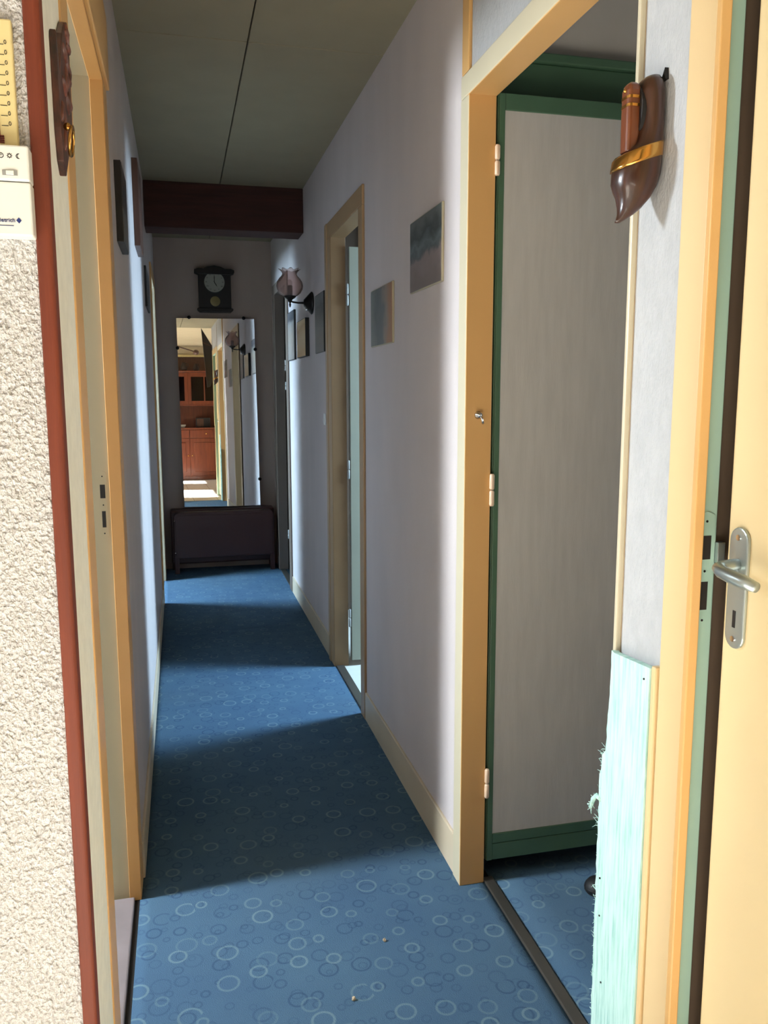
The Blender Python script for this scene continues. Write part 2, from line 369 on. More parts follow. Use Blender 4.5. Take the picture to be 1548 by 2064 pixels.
# floors
struct(B('floor_base', M_dark, [((-3.0, -3.4, -.1), (3.1, YE+.1, -.012))]))
struct(B('floor', M_tile, [((-2.7, -3.4, -.012), (2.5, 1.05, -.004))]))
struct(B('floor', M_vinyl, [((XR+.03, 2.16, -.012), (3.0, 4.9, .001)), ((-2.97, YF+.07, -.012), (-.165, YE, -.002))]))
def carpet(name, x0, x1, y0, y1, nx, ny, wr):
    bm = bmesh.new(); g = []
    for j in range(ny+1):
        row = []
        for i in range(nx+1):
            x = x0+(x1-x0)*i/nx; y = y0+(y1-y0)*j/ny; z = 0
            for yc, sl, h, w, a, b in wr:
                q = (y-yc-sl*(x-.28))/w; e = max(0, min(1, (x-a)*8))*max(0, min(1, (b-x)*8)); z += h*math.exp(-q*q)*e
            row.append(bm.verts.new((x, y, z)))
        g.append(row)
    for j in range(ny):
        for i in range(nx): bm.faces.new((g[j][i], g[j][i+1], g[j+1][i+1], g[j+1][i]))
    ext = [e for e in bm.edges if e.is_boundary]; r = bmesh.ops.extrude_edge_only(bm, edges=ext)
    for v in [v for v in r['geom'] if isinstance(v, bmesh.types.BMVert)]: v.co.z = -.012
    return struct(obj(name, bm, M_carpet, None, 0, True))
carpet('floor', -.150, .772, 1.05, YE, 30, 420, [(3.56, .16, .004, .018, -.05, .70), (4.62, .1, .004, .02, 0, .66), (2.45, -.1, .002, .03, 0, .6), (1.87, .1, .0025, .025, .05, .5), (5.9, .05, .002, .04, .1, .6)])
carpet('floor', .798, 3.0, 1.19, 2.09, 20, 10, [])
carpet('floor', .768, 1.75, 4.96, YE, 6, 6, [])
struct(B('trim_2', M_bar, [((.770, OA[0]-J, -.012), (.800, OA[1]+J, .005))], None, .003))
struct(B('trim_3', M_bar, [((.705, OC[0]-J, -.012), (.745, OC[1]+J, .006))], None, .003))
struct(B('trim_4', M_bar, [((.705, OD[0]-J, -.012), (.745, OD[1]+J, .006))], None, .003))
struct(B('trim_5', M_marble, [((-.235, OL[0], -.012), (-.163, OL[1], .012))], None, .004))
struct(B('trim_6', M_dark, [((-.163, OL[0], -.012), (-.149, OL[1], -.002))]))

# skirtings
struct(B('baseboard_right', M_skirt, [((XR-.008, 2.036, 0), (XR+.002, 3.174, .118)), ((XR-.008, 4.005, 0), (XR+.002, 5.44, .11))], None, .003))
struct(B('baseboard_left', M_skirt, [((XL-.002, 2.225, 0), (XL+.008, 5.27, .108))], None, .003))

# ------------------------------------------------------------------ doors
def knuckle(parent, x, y, z0, z1, mat, r=.0065):
    bm = bmesh.new(); zm = (z0+z1)/2
    for a, b in ((z0, zm-.001), (zm+.001, z1)):
        lathe(bm, [(0, a), (r*.7, a), (r, a+.004), (r, b-.004), (r*.7, b), (0, b)], (x, y, 0), 'Z', 12)
    return obj('hinge', bm, mat, parent, 0, True)
def doorframe(n, side, o, wn, wf, mj, mc, top=.07, reveal_extra=0, ZH=ZH):
    """side +1: right wall, -1: left wall. Casing boards stand 8 mm proud of the wall."""
    root = struct(bpy.data.objects.new('door_%d' % n, None)); C.objects.link(root); root.location = ((XR if side > 0 else XL), (o[0]+o[1])/2, 0)
    xa, xb = (XR-.009, XRO+reveal_extra) if side > 0 else (XLO-reveal_extra, XL+.009)
    if n == 1: xb = XL+.001
    ca, cb = (XR-.010, XR+.001) if side > 0 else (XL-.001, XL+(.010 if n != 1 else .0025))
    B('jamb', mj, [((xa, o[1], 0), (xb, o[1]+J, ZH+J))], root, .0015)
    B('jamb', mj, [((xa if n != 2 else XR-.001, o[0]-(J if n != 2 else .011), 0), (xb, o[0], ZH+J))], root, .0015)
    B('head', mj, [((xa, o[0], ZH), (xb, o[1], ZH+J))], root, .0015)
    if wf: B('casing', mc, [((ca, o[1]+.001, 0), (cb, o[1]+wf, ZH+.001))], root, .003)
    if wn: B('casing', mc, [((ca, o[0]-wn, 0), (cb if n != 1 else XB+.0025, o[0]-.001, ZH+.001))], root, .003)
    B('casing', mc, [((ca, o[0]-wn, ZH+.001), (cb if n != 1 else XB+.0025, o[1]+wf, ZH+top))], root, .003)
    return root
def strike(parent, y, x0, x1, z0, z1, mat, flip=1):
    # lock keep let into the far jamb: rounded plate with two slots and three screws, facing -Y
    sp = bpy.data.objects.new('strike_plate', None); C.objects.link(sp); sp.location = ((x0+x1)/2, y, (z0+z1)/2)
    sp.parent = parent; sp.matrix_parent_inverse = Matrix.Translation(parent.location).inverted()
    w = x1-x0; xm = (x0+x1)/2; r = w/2; hh = z1-z0
    out = [(xm+r*math.cos(a), z1-r+r*math.sin(a)) for a in [k*math.pi/8 for k in range(9)]]+[(xm-r*math.cos(a), z0+r-r*math.sin(a)) for a in [k*math.pi/8 for k in range(9)]]
    bm = bmesh.new(); prism(bm, out, lambda a, b: (a, y, b), lambda a, b: (a, y-.0012, b)); obj('plate', bm, mat, sp)
    B('slot', M_dark, [((xm-.3*w, y-.0016, z0+.60*hh), (xm+.28*w, y-.0008, z0+.80*hh))], sp)
    B('slot', M_dark, [((xm-.2*w, y-.0016, z0+.17*hh), (xm+.22*w, y-.0008, z0+.41*hh))], sp)
    for f in (.08, .5, .92):
        bm = bmesh.new(); lathe(bm, [(0, -.0017), (.0018, -.0016), (.0022, 0)], (xm, y, z0+f*hh), 'Y', 10); obj('screw', bm, M_iron, sp)

# door_1: left wall, near the camera
d1 = doorframe(1, -1, (OL[0], OL[1]+.008), .09, .092, M_jamb, M_cream, .17, .03, ZH+.02)
B('rebate_lip', M_ochre, [((-.176, 2.125, 0), (-.146, 2.1335, ZH+.021)), ((-.176, OL[0], ZH+.012), (-.146, 2.1335, ZH+.021))], d1, .0012)
strike(d1, 2.133, -.203, -.182, .980, 1.150, M_jamb)
# door_2: right wall, green leaf standing open into the room
d2 = doorframe(2, 1, OA, .0115, .058, M_cream, M_cream2, .055)
B('bead', M_cream, [((XR-.009, 1.986, ZH+.056), (XR+.001, 2.034, ZC))], d2, .003)
for z0, z1 in ((1.862, 1.934), (1.05, 1.133), (.25, .333)): knuckle(d2, XRO+.003, 1.974, z0, z1, paint('hinge_cream', (222, 190, 160), .4))
bm = bmesh.new(); lathe(bm, [(0, 0), (.009, -.001), (.010, -.003), (.006, -.006), (.004, -.010), (.007, -.013), (.007, -.016), (0, -.018)], (.731, 1.978, 1.283), 'Y', 14)
tube(bm, [(.731, 1.965, 1.283), (.736, 1.962, 1.276), (.739, 1.963, 1.268), (.741, 1.966, 1.262)], .003, 8); obj('catch', bm, M_chrome, d2, 0, True)
lf = B('door_leaf', M_green, [((.776, 1.990, .058), (1.50, 2.024, ZH+.012))], d2, .002)
B('panel', M_doorpaper, [((.790, 1.9875, .128), (1.485, 1.990, 2.022))], lf)
x0, x1 = .778, 1.498
for a, b in [((x0, 1.984, .058), (x0+.016, 1.990, ZH+.012)), ((x1-.016, 1.984, .058), (x1, 1.990, ZH+.012)), ((x0+.016, 1.984, 2.018), (x1-.016, 1.990, ZH+.012)), ((x0+.016, 1.984, .108), (x1-.016, 1.990, .136)), ((x0+.016, 1.9865, .058), (x1-.016, 1.990, .106))]:
    B('moulding', M_green, [(a, b)], lf, .002)
struct(B('trim_7', M_green, [((.772, 2.066, ZH+.02), (3.0, 2.09, ZH+.118))], None, .003))
struct(B('trim_8', M_green, [((.772, 2.054, ZH+.118), (3.0, 2.09, ZH+.142))], None, .004))
# door_3: right wall, nearest; cream leaf almost shut, lever handle
d3 = doorframe(3, 1, OB, .065, .064, M_pale_green, M_cream3, .08, -.030)
B('shaded_rebate', M_dim, [((.739, OB[1]+.004, 0), (.80, OB[1]+J+.004, ZH+J)), ((.739, OB[0], ZH+.004), (.80, OB[1], ZH+J))], d3)  # dark brown puts the shade of the unlit gap into the colour
B('bead', paint('warm_cream_bead', (214, 168, 106), .4, .04), [((XR-.012, 1.002, 0), (XR+.004, 1.013, ZH))], d3, .002)
strike(d3, 1.012, .707, .735, 1.0, 1.172, M_pale_green)
B('latch_lip', M_steel, [((.736, 1.004, 1.098), (.748, 1.014, 1.128))], d3, .001)
LA = math.radians(.4)
hz = Vector((.733, .305, 0))
def leafpt(u, v, z):  # u along the leaf from the hinge, v out of its corridor face (towards -X)
    return (hz.x+u*math.sin(LA)-v*math.cos(LA), hz.y+u*math.cos(LA)+v*math.sin(LA), z)
bm = bmesh.new(); prism(bm, [(0, 0), (.680, 0), (.680, -.038), (0, -.038)], lambda a, b: leafpt(a, b, .01), lambda a, b: leafpt(a, b, ZH-.004))
lf = obj('door_leaf', bm, M_doorcream, d3, .002)
# ---- lever set
um, zc, hw, hh = .650, 1.073, .019, .085
out = [(um+hw*math.cos(a), zc+hh-hw+hw*math.sin(a)) for a in [k*math.pi/10 for k in range(11)]]+[(um-hw*math.cos(a), zc-hh+hw-hw*math.sin(a)) for a in [k*math.pi/10 for k in range(11)]]
bm = bmesh.new(); prism(bm, out, lambda a, b: leafpt(a, 0, b), lambda a, b: leafpt(a, .006, b)); obj('handle_plate', bm, M_steel, lf, .002)
bm = bmesh.new(); tube(bm, [leafpt(um, .004, 1.106), leafpt(um, .016, 1.106), leafpt(um, .030, 1.105), leafpt(um-.005, .038, 1.104), leafpt(um-.016, .042, 1.102), leafpt(um-.035, .042, 1.100), leafpt(um-.058, .039, 1.097), leafpt(um-.078, .035, 1.094)], [.009, .0085, .0085, .0088, .009, .0095, .0095, .007], 14); obj('lever', bm, M_steel, lf, 0, True)
bm = bmesh.new(); prism(bm, [(um-.003, 1.018), (um+.003, 1.018), (um+.003, 1.042), (um-.003, 1.042)], lambda a, b: leafpt(a, .0055, b), lambda a, b: leafpt(a, .0066, b)); obj('keyhole', bm, M_dark, lf)
for zz in (zc+hh-.014, zc-hh+.014):
    bm = bmesh.new()
    q = [(um+.0042*math.cos(k*math.pi/6), zz+.0042*math.sin(k*math.pi/6)) for k in range(12)]
    prism(bm, q, lambda a, b: leafpt(a, .005, b), lambda a, b: leafpt(a, .0075, b)); obj('screw', bm, M_chrome, lf)
# door_4: right wall, middle; white leaf open into the bright room
d4 = doorframe(4, 1, OC, .075, .10, paint('dimmed_cream_jamb', (122, 92, 60), .5, .06), M_dimcream, .075)  # cream jamb and casing darkened: the reveal's shade is in the paint
B('moulding', M_dimcream, [((XR-.014, OC[1]+.085, 0), (XR-.008, OC[1]+.135, ZH+.075))], d4, .002)
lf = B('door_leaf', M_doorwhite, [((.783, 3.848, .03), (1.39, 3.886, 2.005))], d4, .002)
for z0, z1 in ((1.74, 1.84), (.93, 1.02), (.20, .29)): knuckle(d4, XRO+.006, 3.852, z0, z1, M_grey, .006)
# door_5: right wall, far end; dark leaf
M_old = paint('brown_jamb_paint', (112, 96, 84), .5, .05)
d5 = doorframe(5, 1, OD, .10, .12, M_old, M_old, .075)
B('door_leaf', M_frame, [((.80, 6.165, .03), (1.40, 6.20, 2.005))], d5, .002)
for z0, z1 in ((1.50, 1.58), (1.36, 1.42), (.24, .31)): knuckle(d5, XRO+.004, 6.17, z0, z1, M_white, .007)
# door_6: left wall, far end
d6 = doorframe(6, -1, OE, .06, .12, M_skirt, M_cream, .075)

# corner post of stained wood at the end of the textured wall
bm = bmesh.new(); pts = [(-.1535, YF-.001), (-.1525, YF-.005), (-.139, YF-.005), (-.1355, YF-.002), (-.135, YF+.022), (-.1535, YF+.022)]
prism(bm, pts, lambda a, b: (a, b, 0), lambda a, b: (a, b, ZC)); struct(obj('trim_10', bm, M_trim, None, .002))
# wallpaper edge of the strip beside door_2: torn fibre edge
bm = bmesh.new(); pv = None
for k in range(160):
    z = .93+k*(ZC-.93)/159; w = .004*random.random(); v = [bm.verts.new((XR-.003, 1.0775-w, z)), bm.verts.new((XR-.0025, 1.0815+.003*random.random(), z)), bm.verts.new((XR, 1.0775-w, z))]
    if pv: bm.faces.new((pv[0], pv[1], v[1], v[0])); bm.faces.new((pv[2], pv[0], v[0], v[2]))
    pv = v
struct(obj('trim_11', bm, paint('torn_paper_edge', (196, 168, 136), .95, .12, 90, .002, 200)))

# ------------------------------------------------------------------ things on the walls near the camera
t = thing('thermostat', 'white room thermostat with slider and blue lettering on the rough wall', 'thermostat', (-.204, YF, 1.514))
B('housing', M_white, [((-.256, 1.024, 1.514), (-.152, YF, 1.5715))], t, .002)
B('cover', M_white, [((-.256, 1.022, 1.5725), (-.152, YF, 1.610))], t, .002)
s = B('slider_slot', M_grey, [((-.180, 1.0212, 1.5775), (-.1645, 1.0225, 1.583))], t)
B('slider', M_white, [((-.176, 1.0195, 1.578), (-.168, 1.0215, 1.5825))], s, .0005)
for cx, kind in ((-.1803, 0), (-.1716, 1), (-.1623, 2)):
    bm = bmesh.new(); zc = 1.5983; r = .0025
    a0, a1 = (0, 2*math.pi) if kind < 2 else (math.pi*.4, math.pi*1.6)
    rr = r if kind != 1 else .0017
    tube(bm, [(cx+rr*math.cos(a0+(a1-a0)*k/16), 1.0218, zc+rr*math.sin(a0+(a1-a0)*k/16)) for k in range(17)], .0004, 5, False)
    if kind == 0: tube(bm, [(cx+.0012, 1.0216, zc+.001), (cx, 1.0216, zc), (cx-.001, 1.0216, zc+.0016)], .0003, 5)
    if kind == 1:
        for k in range(8):
            a = k*math.pi/4; tube(bm, [(cx+.0021*math.cos(a), 1.0216, zc+.0021*math.sin(a)), (cx+.003*math.cos(a), 1.0216, zc+.003*math.sin(a))], .0003, 5)
    if kind == 2: tube(bm, [(cx+r*.5*math.cos(a), 1.0218, zc+r*.9*math.sin(a)) for a in [math.pi*(.5+k/12) for k in range(13)]], .0003, 5, False)
    obj('symbol', bm, M_ink, t)
text('lettering', 'De Dietrich', .0062, M_blueink, t, (-.1700, 1.0236, 1.5302), (math.pi/2, 0, 0), 'RIGHT')
bm = bmesh.new(); prism(bm, [(-.1663, 1.5336), (-.1635, 1.5304), (-.1663, 1.5272), (-.1691, 1.5304)], lambda a, b: (a, 1.0242, b), lambda a, b: (a, 1.0234, b)); obj('logo', bm, M_blueink, t)
B('underline', M_blueink, [((-.200, 1.0235, 1.5243), (-.172, 1.0242, 1.5249))], t)

t = thing('thermometer', 'ivory wall thermometer with a scale of printed marks above the white thermostat', 'thermometer', (-.178, YF, 1.612))
B('backing', M_ivory, [((-.196, 1.040, 1.612), (-.1645, YF, 1.746))], t, .002)
for k in range(9):
    z = 1.7215-.0106*k
    B('tick', M_ink, [((-.1805, 1.0394, z-.0026), (-.1735, 1.0402, z-.0021))], t)
    text('numeral', '0', .0062, M_ink, t, (-.1718, 1.0398, z), (math.pi/2, 0, 0), 'CENTER', .0003)
B('capillary', M_redink, [((-.1838, 1.0385, 1.622), (-.1825, 1.0402, 1.662))], t)
for k in range(4): B('guard_bar', M_redink, [((-.190, 1.0375, 1.6158+.0022*k), (-.1787, 1.0402, 1.6170+.0022*k))], t)

t = thing('carved_plaque', 'dark carved wooden plaque with a brass ring on the pale board', 'plaque', (XB, 1.22, 1.70))
po = [(1.154, 1.775), (1.158, 1.786), (1.164, 1.770), (1.176, 1.742), (1.196, 1.772), (1.222, 1.806), (1.255, 1.832), (1.284, 1.844), (1.292, 1.825), (1.296, 1.79), (1.287, 1.71), (1.264, 1.684), (1.186, 1.618), (1.166, 1.632), (1.156, 1.67)]
bm = bmesh.new(); prism(bm, po, lambda a, b: (XB, a, b), lambda a, b: (-.1315, a, b)); obj('board', bm, M_carved, t, .0015)
bm = bmesh.new(); rnd = random.Random(3)
for k in range(34):
    u = rnd.random(); z = 1.64+u*.19; y = 1.165+rnd.random()*.115
    if z > 1.70+(y-1.15)*1.0+.01 or z < 1.61+(y-1.17)*.75: continue
    m = Matrix.Translation((-.1315, y, z)) @ Matrix.Rotation(rnd.random()*3.1, 4, 'X') @ Matrix.Diagonal((.0042, .007, .017, 1))
    bmesh.ops.create_uvsphere(bm, u_segments=8, v_segments=6, radius=1, matrix=m)
obj('carving', bm, wood('carved_relief_wood', (62, 34, 24), (136, 76, 54), (6, 6, 3), .4, 9, .2), t, 0, True)
bm = bmesh.new(); ring = [(-.1225+.002*math.sin(a), 1.178+.0175*math.cos(a), 1.660+.0175*math.sin(a)) for a in [k*2*math.pi/24 for k in range(25)]]
tube(bm, ring, .0021, 8, False); obj('ring', bm, M_brass, t, 0, True)
bm = bmesh.new(); ball(bm, (-.1265, 1.178, 1.6775), .005); obj('boss', bm, M_brass, t, 0, True)

# clog hung heel-up with a knife in it
t = thing('wooden_clog', 'varnished wooden clog hung on the wall with brass band and knife handle', 'clog', (XR, 1.15, 1.595))
XC, YC = XR-.001, 1.158
def clog_ring(bm, z, d0, d1, hw, shear=0, grow=0, n=20, e=.8):
    r = []
    for k in range(n):
        a = 2*math.pi*k/n; c, s_ = math.cos(a), math.sin(a)
        d = (d0+d1)/2+((d1-d0)/2+grow)*math.copysign(abs(c)**e, c); y = (hw+grow)*math.copysign(abs(s_)**e, s_)
        d = max(d, 0.0); r.append(bm.verts.new((XC-d, YC+y, z-shear*d)))
    return r
def loft(bm, rings):
    for a, b in zip(rings, rings[1:]):
        for k in range(len(a)): bm.faces.new((a[k], a[(k+1) % len(a)], b[(k+1) % len(b)], b[k]))
    bm.faces.new(rings[0][::-1]); bm.faces.new(rings[-1])
bm = bmesh.new()
loft(bm, [clog_ring(bm, *q) for q in [(1.799, .012, .018, .008), (1.796, .006, .026, .018), (1.788, .002, .034, .025), (1.772, 0, .038, .029), (1.745, 0, .036, .030), (1.722, 0, .036, .030), (1.706, 0, .044, .0315, .15), (1.698, 0, .060, .033, .25), (1.68, 0, .068, .0335, .25), (1.66, .001, .069, .032, .2), (1.642, .006, .066, .028, .1), (1.626, .014, .062, .0225), (1.612, .026, .060, .016), (1.602, .038, .061, .010), (1.594, .050, .064, .005), (1.590, .058, .066, .002)]])
obj('body', bm, M_clog, t, 0, True)
bm = bmesh.new(); out = [(YC+.021*math.cos(a), 1.748+.035*math.sin(a)) for a in [k*math.pi/10 for k in range(20)]]
prism(bm, out, lambda a, b: (XC-.0395, a, b), lambda a, b: (XC-.030, a, b)); obj('opening_shade', bm, M_gap, t)  # dark patch on a closed body, painted shade of the hollow
bm = bmesh.new(); loft(bm, [clog_ring(bm, z, 0, d, .0335, .34, .0016) for z, d in ((1.706, .061), (1.702, .0655), (1.690, .068), (1.686, .0685))]); obj('band', bm, M_brass, t, 0, True)
bm = bmesh.new(); hp = [(1.690, .0125), (1.74, .0128), (1.775, .0125), (1.783, .0105), (1.787, .006)]
def handle_ring(bm, z, r, g=0):
    o = []
    for k in range(16):
        a = 2*math.pi*(k+.5)/16; c, s_ = math.cos(a), math.sin(a)
        o.append(bm.verts.new((XC-.046+(r+g)*math.copysign(abs(c)**.45, c)*.85, YC+(r+g)*math.copysign(abs(s_)**.45, s_), z)))
    return o
loft(bm, [handle_ring(bm, z, r) for z, r in hp]); k_ = obj('knife_handle', bm, M_handle, t, .001)
bm = bmesh.new()
for z in (1.752, 1.7635): loft(bm, [handle_ring(bm, zz, .0127, .0008) for zz in (z, z+.004)])
obj('ferrule', bm, M_brass, k_)
bm = bmesh.new(); ball(bm, (XC-.0565, YC, 1.7755), .003); obj('rivet', bm, M_brass, k_, 0, True)
bm = bmesh.new(); prism(bm, [(1.137, 1.790), (1.149, 1.790), (1.139, 1.806)], lambda a, b: (XR, a, b), lambda a, b: (XR-.006, a, b)); obj('hanger', bm, M_iron, t)

# mint scratch panel on the wall end
t = thing('scratching_panel', 'pale mint fabric panel with frayed edge nailed low on the wall end', 'panel', (XR, 1.155, 0))
rnd = random.Random(8); n = 70
edge = [(1.226+.010*min(1, (1-k/n)*2)*0+.004*rnd.random()+(.004 if .1 < k/n < .75 else 0), .908*k/n+.002) for k in range(n+1)]
edge = [(y-(.012 if z > .72 else 0)-max(0, z-.72)*.05, z) for y, z in edge]
bm = bmesh.new(); outl = [(1.092, .002)]+edge+[(1.199, .908), (1.092, .917)]
prism(bm, outl, lambda a, b: (XR-.004, a, b), lambda a, b: (XR-.0155, a, b)); obj('fabric', bm, M_mint, t)
bm = bmesh.new()
for k in range(260):
    z = rnd.random()*.70+.03; y = 1.226; l = .005+.015*rnd.random()**2; a = rnd.uniform(-1, .6)
    if abs(z-.60) < .02: l *= 2
    x = XR-.004-.011*rnd.random()
    tube(bm, [(x, y-.003, z), (x-.001, y+l*.6, z+l*.4*a), (x-.002, y+l, z+l*a)], [.0008, .0006, .0003], 4)
tuft = [(XR-.012, 1.226, .632), (XR-.016, 1.238, .635), (XR-.018, 1.246, .626), (XR-.018, 1.252, .612), (XR-.017, 1.257, .602)]
tube(bm, tuft, [.005, .0048, .004, .0036, .002], 8)
for k in range(40):
    p = Vector(tuft[rnd.randint(1, 4)]); q = p+Vector((rnd.uniform(-.006, .006), rnd.uniform(-.008, .01), rnd.uniform(-.008, .008))); tube(bm, [p, q], .0006, 4)
o = obj('fraying', bm, M_mint, t, 0, True); o['kind'] = 'stuff'
for y, z in ((1.217, .49), (1.20, .30), (1.106, .895), (1.15, .23), (1.214, .42)):
    bm = bmesh.new(); lathe(bm, [(0, -.0175), (.0016, -.017), (.0018, -.015)], (XR, y, z), 'X', 8); obj('nail', bm, M_iron, t)
B('batten', M_cream3, [((XR-.014, 1.0785, 0), (XR, 1.091, .922))], t, .003)

# ------------------------------------------------------------------ pictures
def adj(v, k): return 1.34+(v-1.34)*k
def picture(y0, y1, z0, z1, side, th, mf, mp, label, group, border=.004):
    k = .997 if side > 0 else 1.0
    y0, y1, z0, z1 = y0*k, y1*k, adj(z0, k), adj(z1, k)
    x = XR if side > 0 else XL
    t = thing('picture', label, 'picture', (x, (y0+y1)/2, z0), group)
    B('frame', mf, [((x-side*0, y0, z0), (x-side*th, y1, z1)) if side < 0 else ((x-th, y0, z0), (x, y1, z1))], t, .0015)
    b = border; f = x-side*th
    B('print', mp, [((min(f, f-side*.0012), y0+b, z0+b), (max(f, f-side*.0012), y1-b, z1-b))], t)
GR, GL = 'pictures on the right corridor wall', 'pictures on the left corridor wall'
P1 = picture_mat('coast_print', [(.1, (112, 96, 88)), (.40, (132, 116, 112)), (.5, (72, 78, 80)), (.60, (98, 108, 108)), (.74, (44, 48, 46)), (.95, (96, 100, 98))], 2, 7, (1, 2, 3))
P2 = picture_mat('shore_print', [(.1, (160, 116, 82)), (.3, (140, 124, 112)), (.42, (92, 96, 96)), (.7, (80, 86, 86)), (.95, (118, 120, 114))], 1, 6, (1, 2, 2))
P3 = picture_mat('grey_print', [(.1, (74, 74, 74)), (.4, (92, 92, 90)), (.7, (60, 62, 64)), (.95, (110, 110, 108))], 2, 7, (1, 1, 4))
P4 = picture_mat('sepia_print', [(.1, (206, 164, 104)), (.5, (216, 186, 140)), (.8, (198, 160, 112)), (.95, (224, 196, 150))], 2, 4, (1, 1, 3))
P5 = picture_mat('landscape_print', [(.1, (150, 140, 132)), (.5, (160, 146, 132)), (.75, (146, 140, 134)), (.85, (66, 66, 72)), (.95, (84, 84, 88))], 2, 3, (1, 1, 3))
P6 = picture_mat('dim_print', [(.1, (104, 98, 90)), (.4, (112, 106, 98)), (.5, (52, 44, 46)), (.9, (66, 54, 52))], 2, 2, (1, 1, 2))
M_edge = paint('cream_board_edge', (176, 166, 140), .6, .04)
picture(2.196, 2.512, 1.639, 1.848, 1, .007, M_edge, P1, 'larger stormy coast print on the right wall next to the big doorway', GR, .003)
picture(2.732, 3.05, 1.506, 1.709, 1, .007, M_edge, P2, 'grey print with a tan strip hung just past the middle doorway', GR, .003)
picture(4.076, 4.345, 1.541, 1.834, 1, .008, M_black, P3, 'dark grey picture beside the lamp plate and the white door', GR, .004)
picture(4.60, 4.935, 1.541, 1.75, 1, .022, M_black, P4, 'light sepia picture on a thick black edge below the glass lamp', GR, .004)
picture(5.13, 5.425, 1.543, 1.844, 1, .012, M_black, P5, 'pale brown picture with dark top, farthest on the right wall', GR, .004)
picture(2.41, 2.63, 1.745, 1.956, -1, .018, M_black, P6, 'dim framed picture with a light edge, first along the left wall', GL, .004)
picture(3.47, 3.76, 1.911, 2.239, -1, .022, M_frame, M_frame, 'high brown wooden picture near the ceiling on the left wall', GL, .012)
picture(4.38, 4.77, 1.77, 1.968, -1, .010, M_black, P3, 'small grey picture far along the left wall near the end door', GL, .004)

# light switch
t = thing('light_switch', 'small white light switch on the right wall past the middle door', 'switch', (XR, 4.10, 1.185))
B('plate', M_white, [((XR-.007, 4.075, 1.180), (XR, 4.115, 1.238))], t, .003)
B('rocker', M_white, [((XR-.011, 4.086, 1.190), (XR-.007, 4.104, 1.212))], t, .002)

# ------------------------------------------------------------------ sconce
SY = 4.46
t = thing('wall_sconce', 'black iron wall lamp with a fluted rosy glass shade on the right wall', 'lamp', (XR, SY, 1.80))
bm = bmesh.new(); lathe(bm, [(0, 0), (.056, 0), (.060, -.006), (.052, -.014), (.030, -.034), (.018, -.046), (0, -.050)], (XR, SY, 1.812), 'X', 24); obj('wall_plate', bm, M_iron, t, 0, True)
bm = bmesh.new(); tube(bm, [(XR-.04, SY, 1.812), (XR-.075, SY, 1.812), (XR-.105, SY, 1.815), (.587, SY, 1.822)], .0052, 10); obj('arm', bm, M_iron, t, 0, True)
bm = bmesh.new(); lathe(bm, [(0, -.036), (.004, -.030), (.006, -.020), (.004, -.012), (.010, -.004), (.014, .006), (.028, .014), (.034, .022), (.030, .026), (0, .026)], (.587, SY, 1.822), 'Z', 20); obj('cup', bm, M_iron, t, 0, True)
bm = bmesh.new(); lathe(bm, [(0, 0), (.015, 0), (.015, .05), (.011, .055), (0, .055)], (.587, SY, 1.846), 'Z', 16); obj('socket', bm, M_iron, t, 0, True)
bm = bmesh.new(); ball(bm, (.587, SY, 1.912), .015, (1, 1, 1.3)); obj('bulb', bm, M_shade, t, 0, True)
bm = bmesh.new(); prev = None; sg = 48
for r, h, w in [(.026, .0, 0), (.040, .005, 0), (.056, .018, 0), (.067, .038, .01), (.070, .056, .01), (.066, .076, .01), (.054, .094, .02), (.041, .107, .03), (.037, .116, .04), (.040, .126, .06), (.049, .135, .10), (.053, .138, .13)]:
    ring = []
    for k in range(sg):
        a = k*2*math.pi/sg; rr = r*(1+w*math.cos(8*a)); ring.append(bm.verts.new((.587+rr*math.cos(a), SY+rr*math.sin(a), 1.842+h+.03*w*math.cos(8*a))))
    if prev:
        for k in range(sg): bm.faces.new((prev[k], prev[(k+1) % sg], ring[(k+1) % sg], ring[k]))
    prev = ring
o = obj('shade', bm, M_shade, t, 0, True); md = o.modifiers.new('solid', 'SOLIDIFY'); md.thickness = .002
bm = bmesh.new(); tube(bm, [(XR-.030, SY-.01, 1.80), (XR-.032, SY-.012, 1.785)], .0012, 6); ball(bm, (XR-.032, SY-.012, 1.778), .008); obj('pull_switch', bm, M_chrome, t, 0, True)

# ------------------------------------------------------------------ end wall: clock, mirror, cabinet
t = thing('wall_clock', 'dark wooden pendulum clock with pale round dial above the mirror', 'clock', (.282, YE, 1.93))
yb, yf = YE, 6.345
def ck(v): return v*.992
case = [(.165, 1.945), (.165, 2.215), (.40, 2.215), (.40, 1.945)]
bm = bmesh.new(); prism(bm, case, lambda a, b: (a, yb, b), lambda a, b: (a, yf, b)); obj('case', bm, M_clock, t, .003)
crown = [(.138, 2.213), (.138, 2.232), (.165, 2.240), (.205, 2.240), (.235, 2.254), (.282, 2.262), (.330, 2.254), (.360, 2.240), (.400, 2.240), (.426, 2.232), (.426, 2.213), (.40, 2.200), (.165, 2.200)]
bm = bmesh.new(); prism(bm, crown, lambda a, b: (a, yb, b), lambda a, b: (a, yf-.014, b)); obj('crown', bm, M_clock, t, .003)
base = [(.152, 1.955), (.165, 1.960), (.40, 1.960), (.413, 1.955), (.413, 1.945), (.395, 1.930), (.170, 1.930), (.152, 1.945)]
bm = bmesh.new(); prism(bm, base, lambda a, b: (a, yb, b), lambda a, b: (a, yf-.012, b)); obj('plinth', bm, M_clock, t, .003)
bm = bmesh.new(); lathe(bm, [(0, -.004), (.074, -.004), (.074, 0)], (.281, yf, 2.145), 'Y', 40); dl = obj('dial', bm, M_dial, t)
bm = bmesh.new(); lathe(bm, [(.073, -.003), (.075, -.007), (.079, -.006), (.080, 0)], (.281, yf, 2.145), 'Y', 40); obj('bezel', bm, M_clock, t, 0, True)
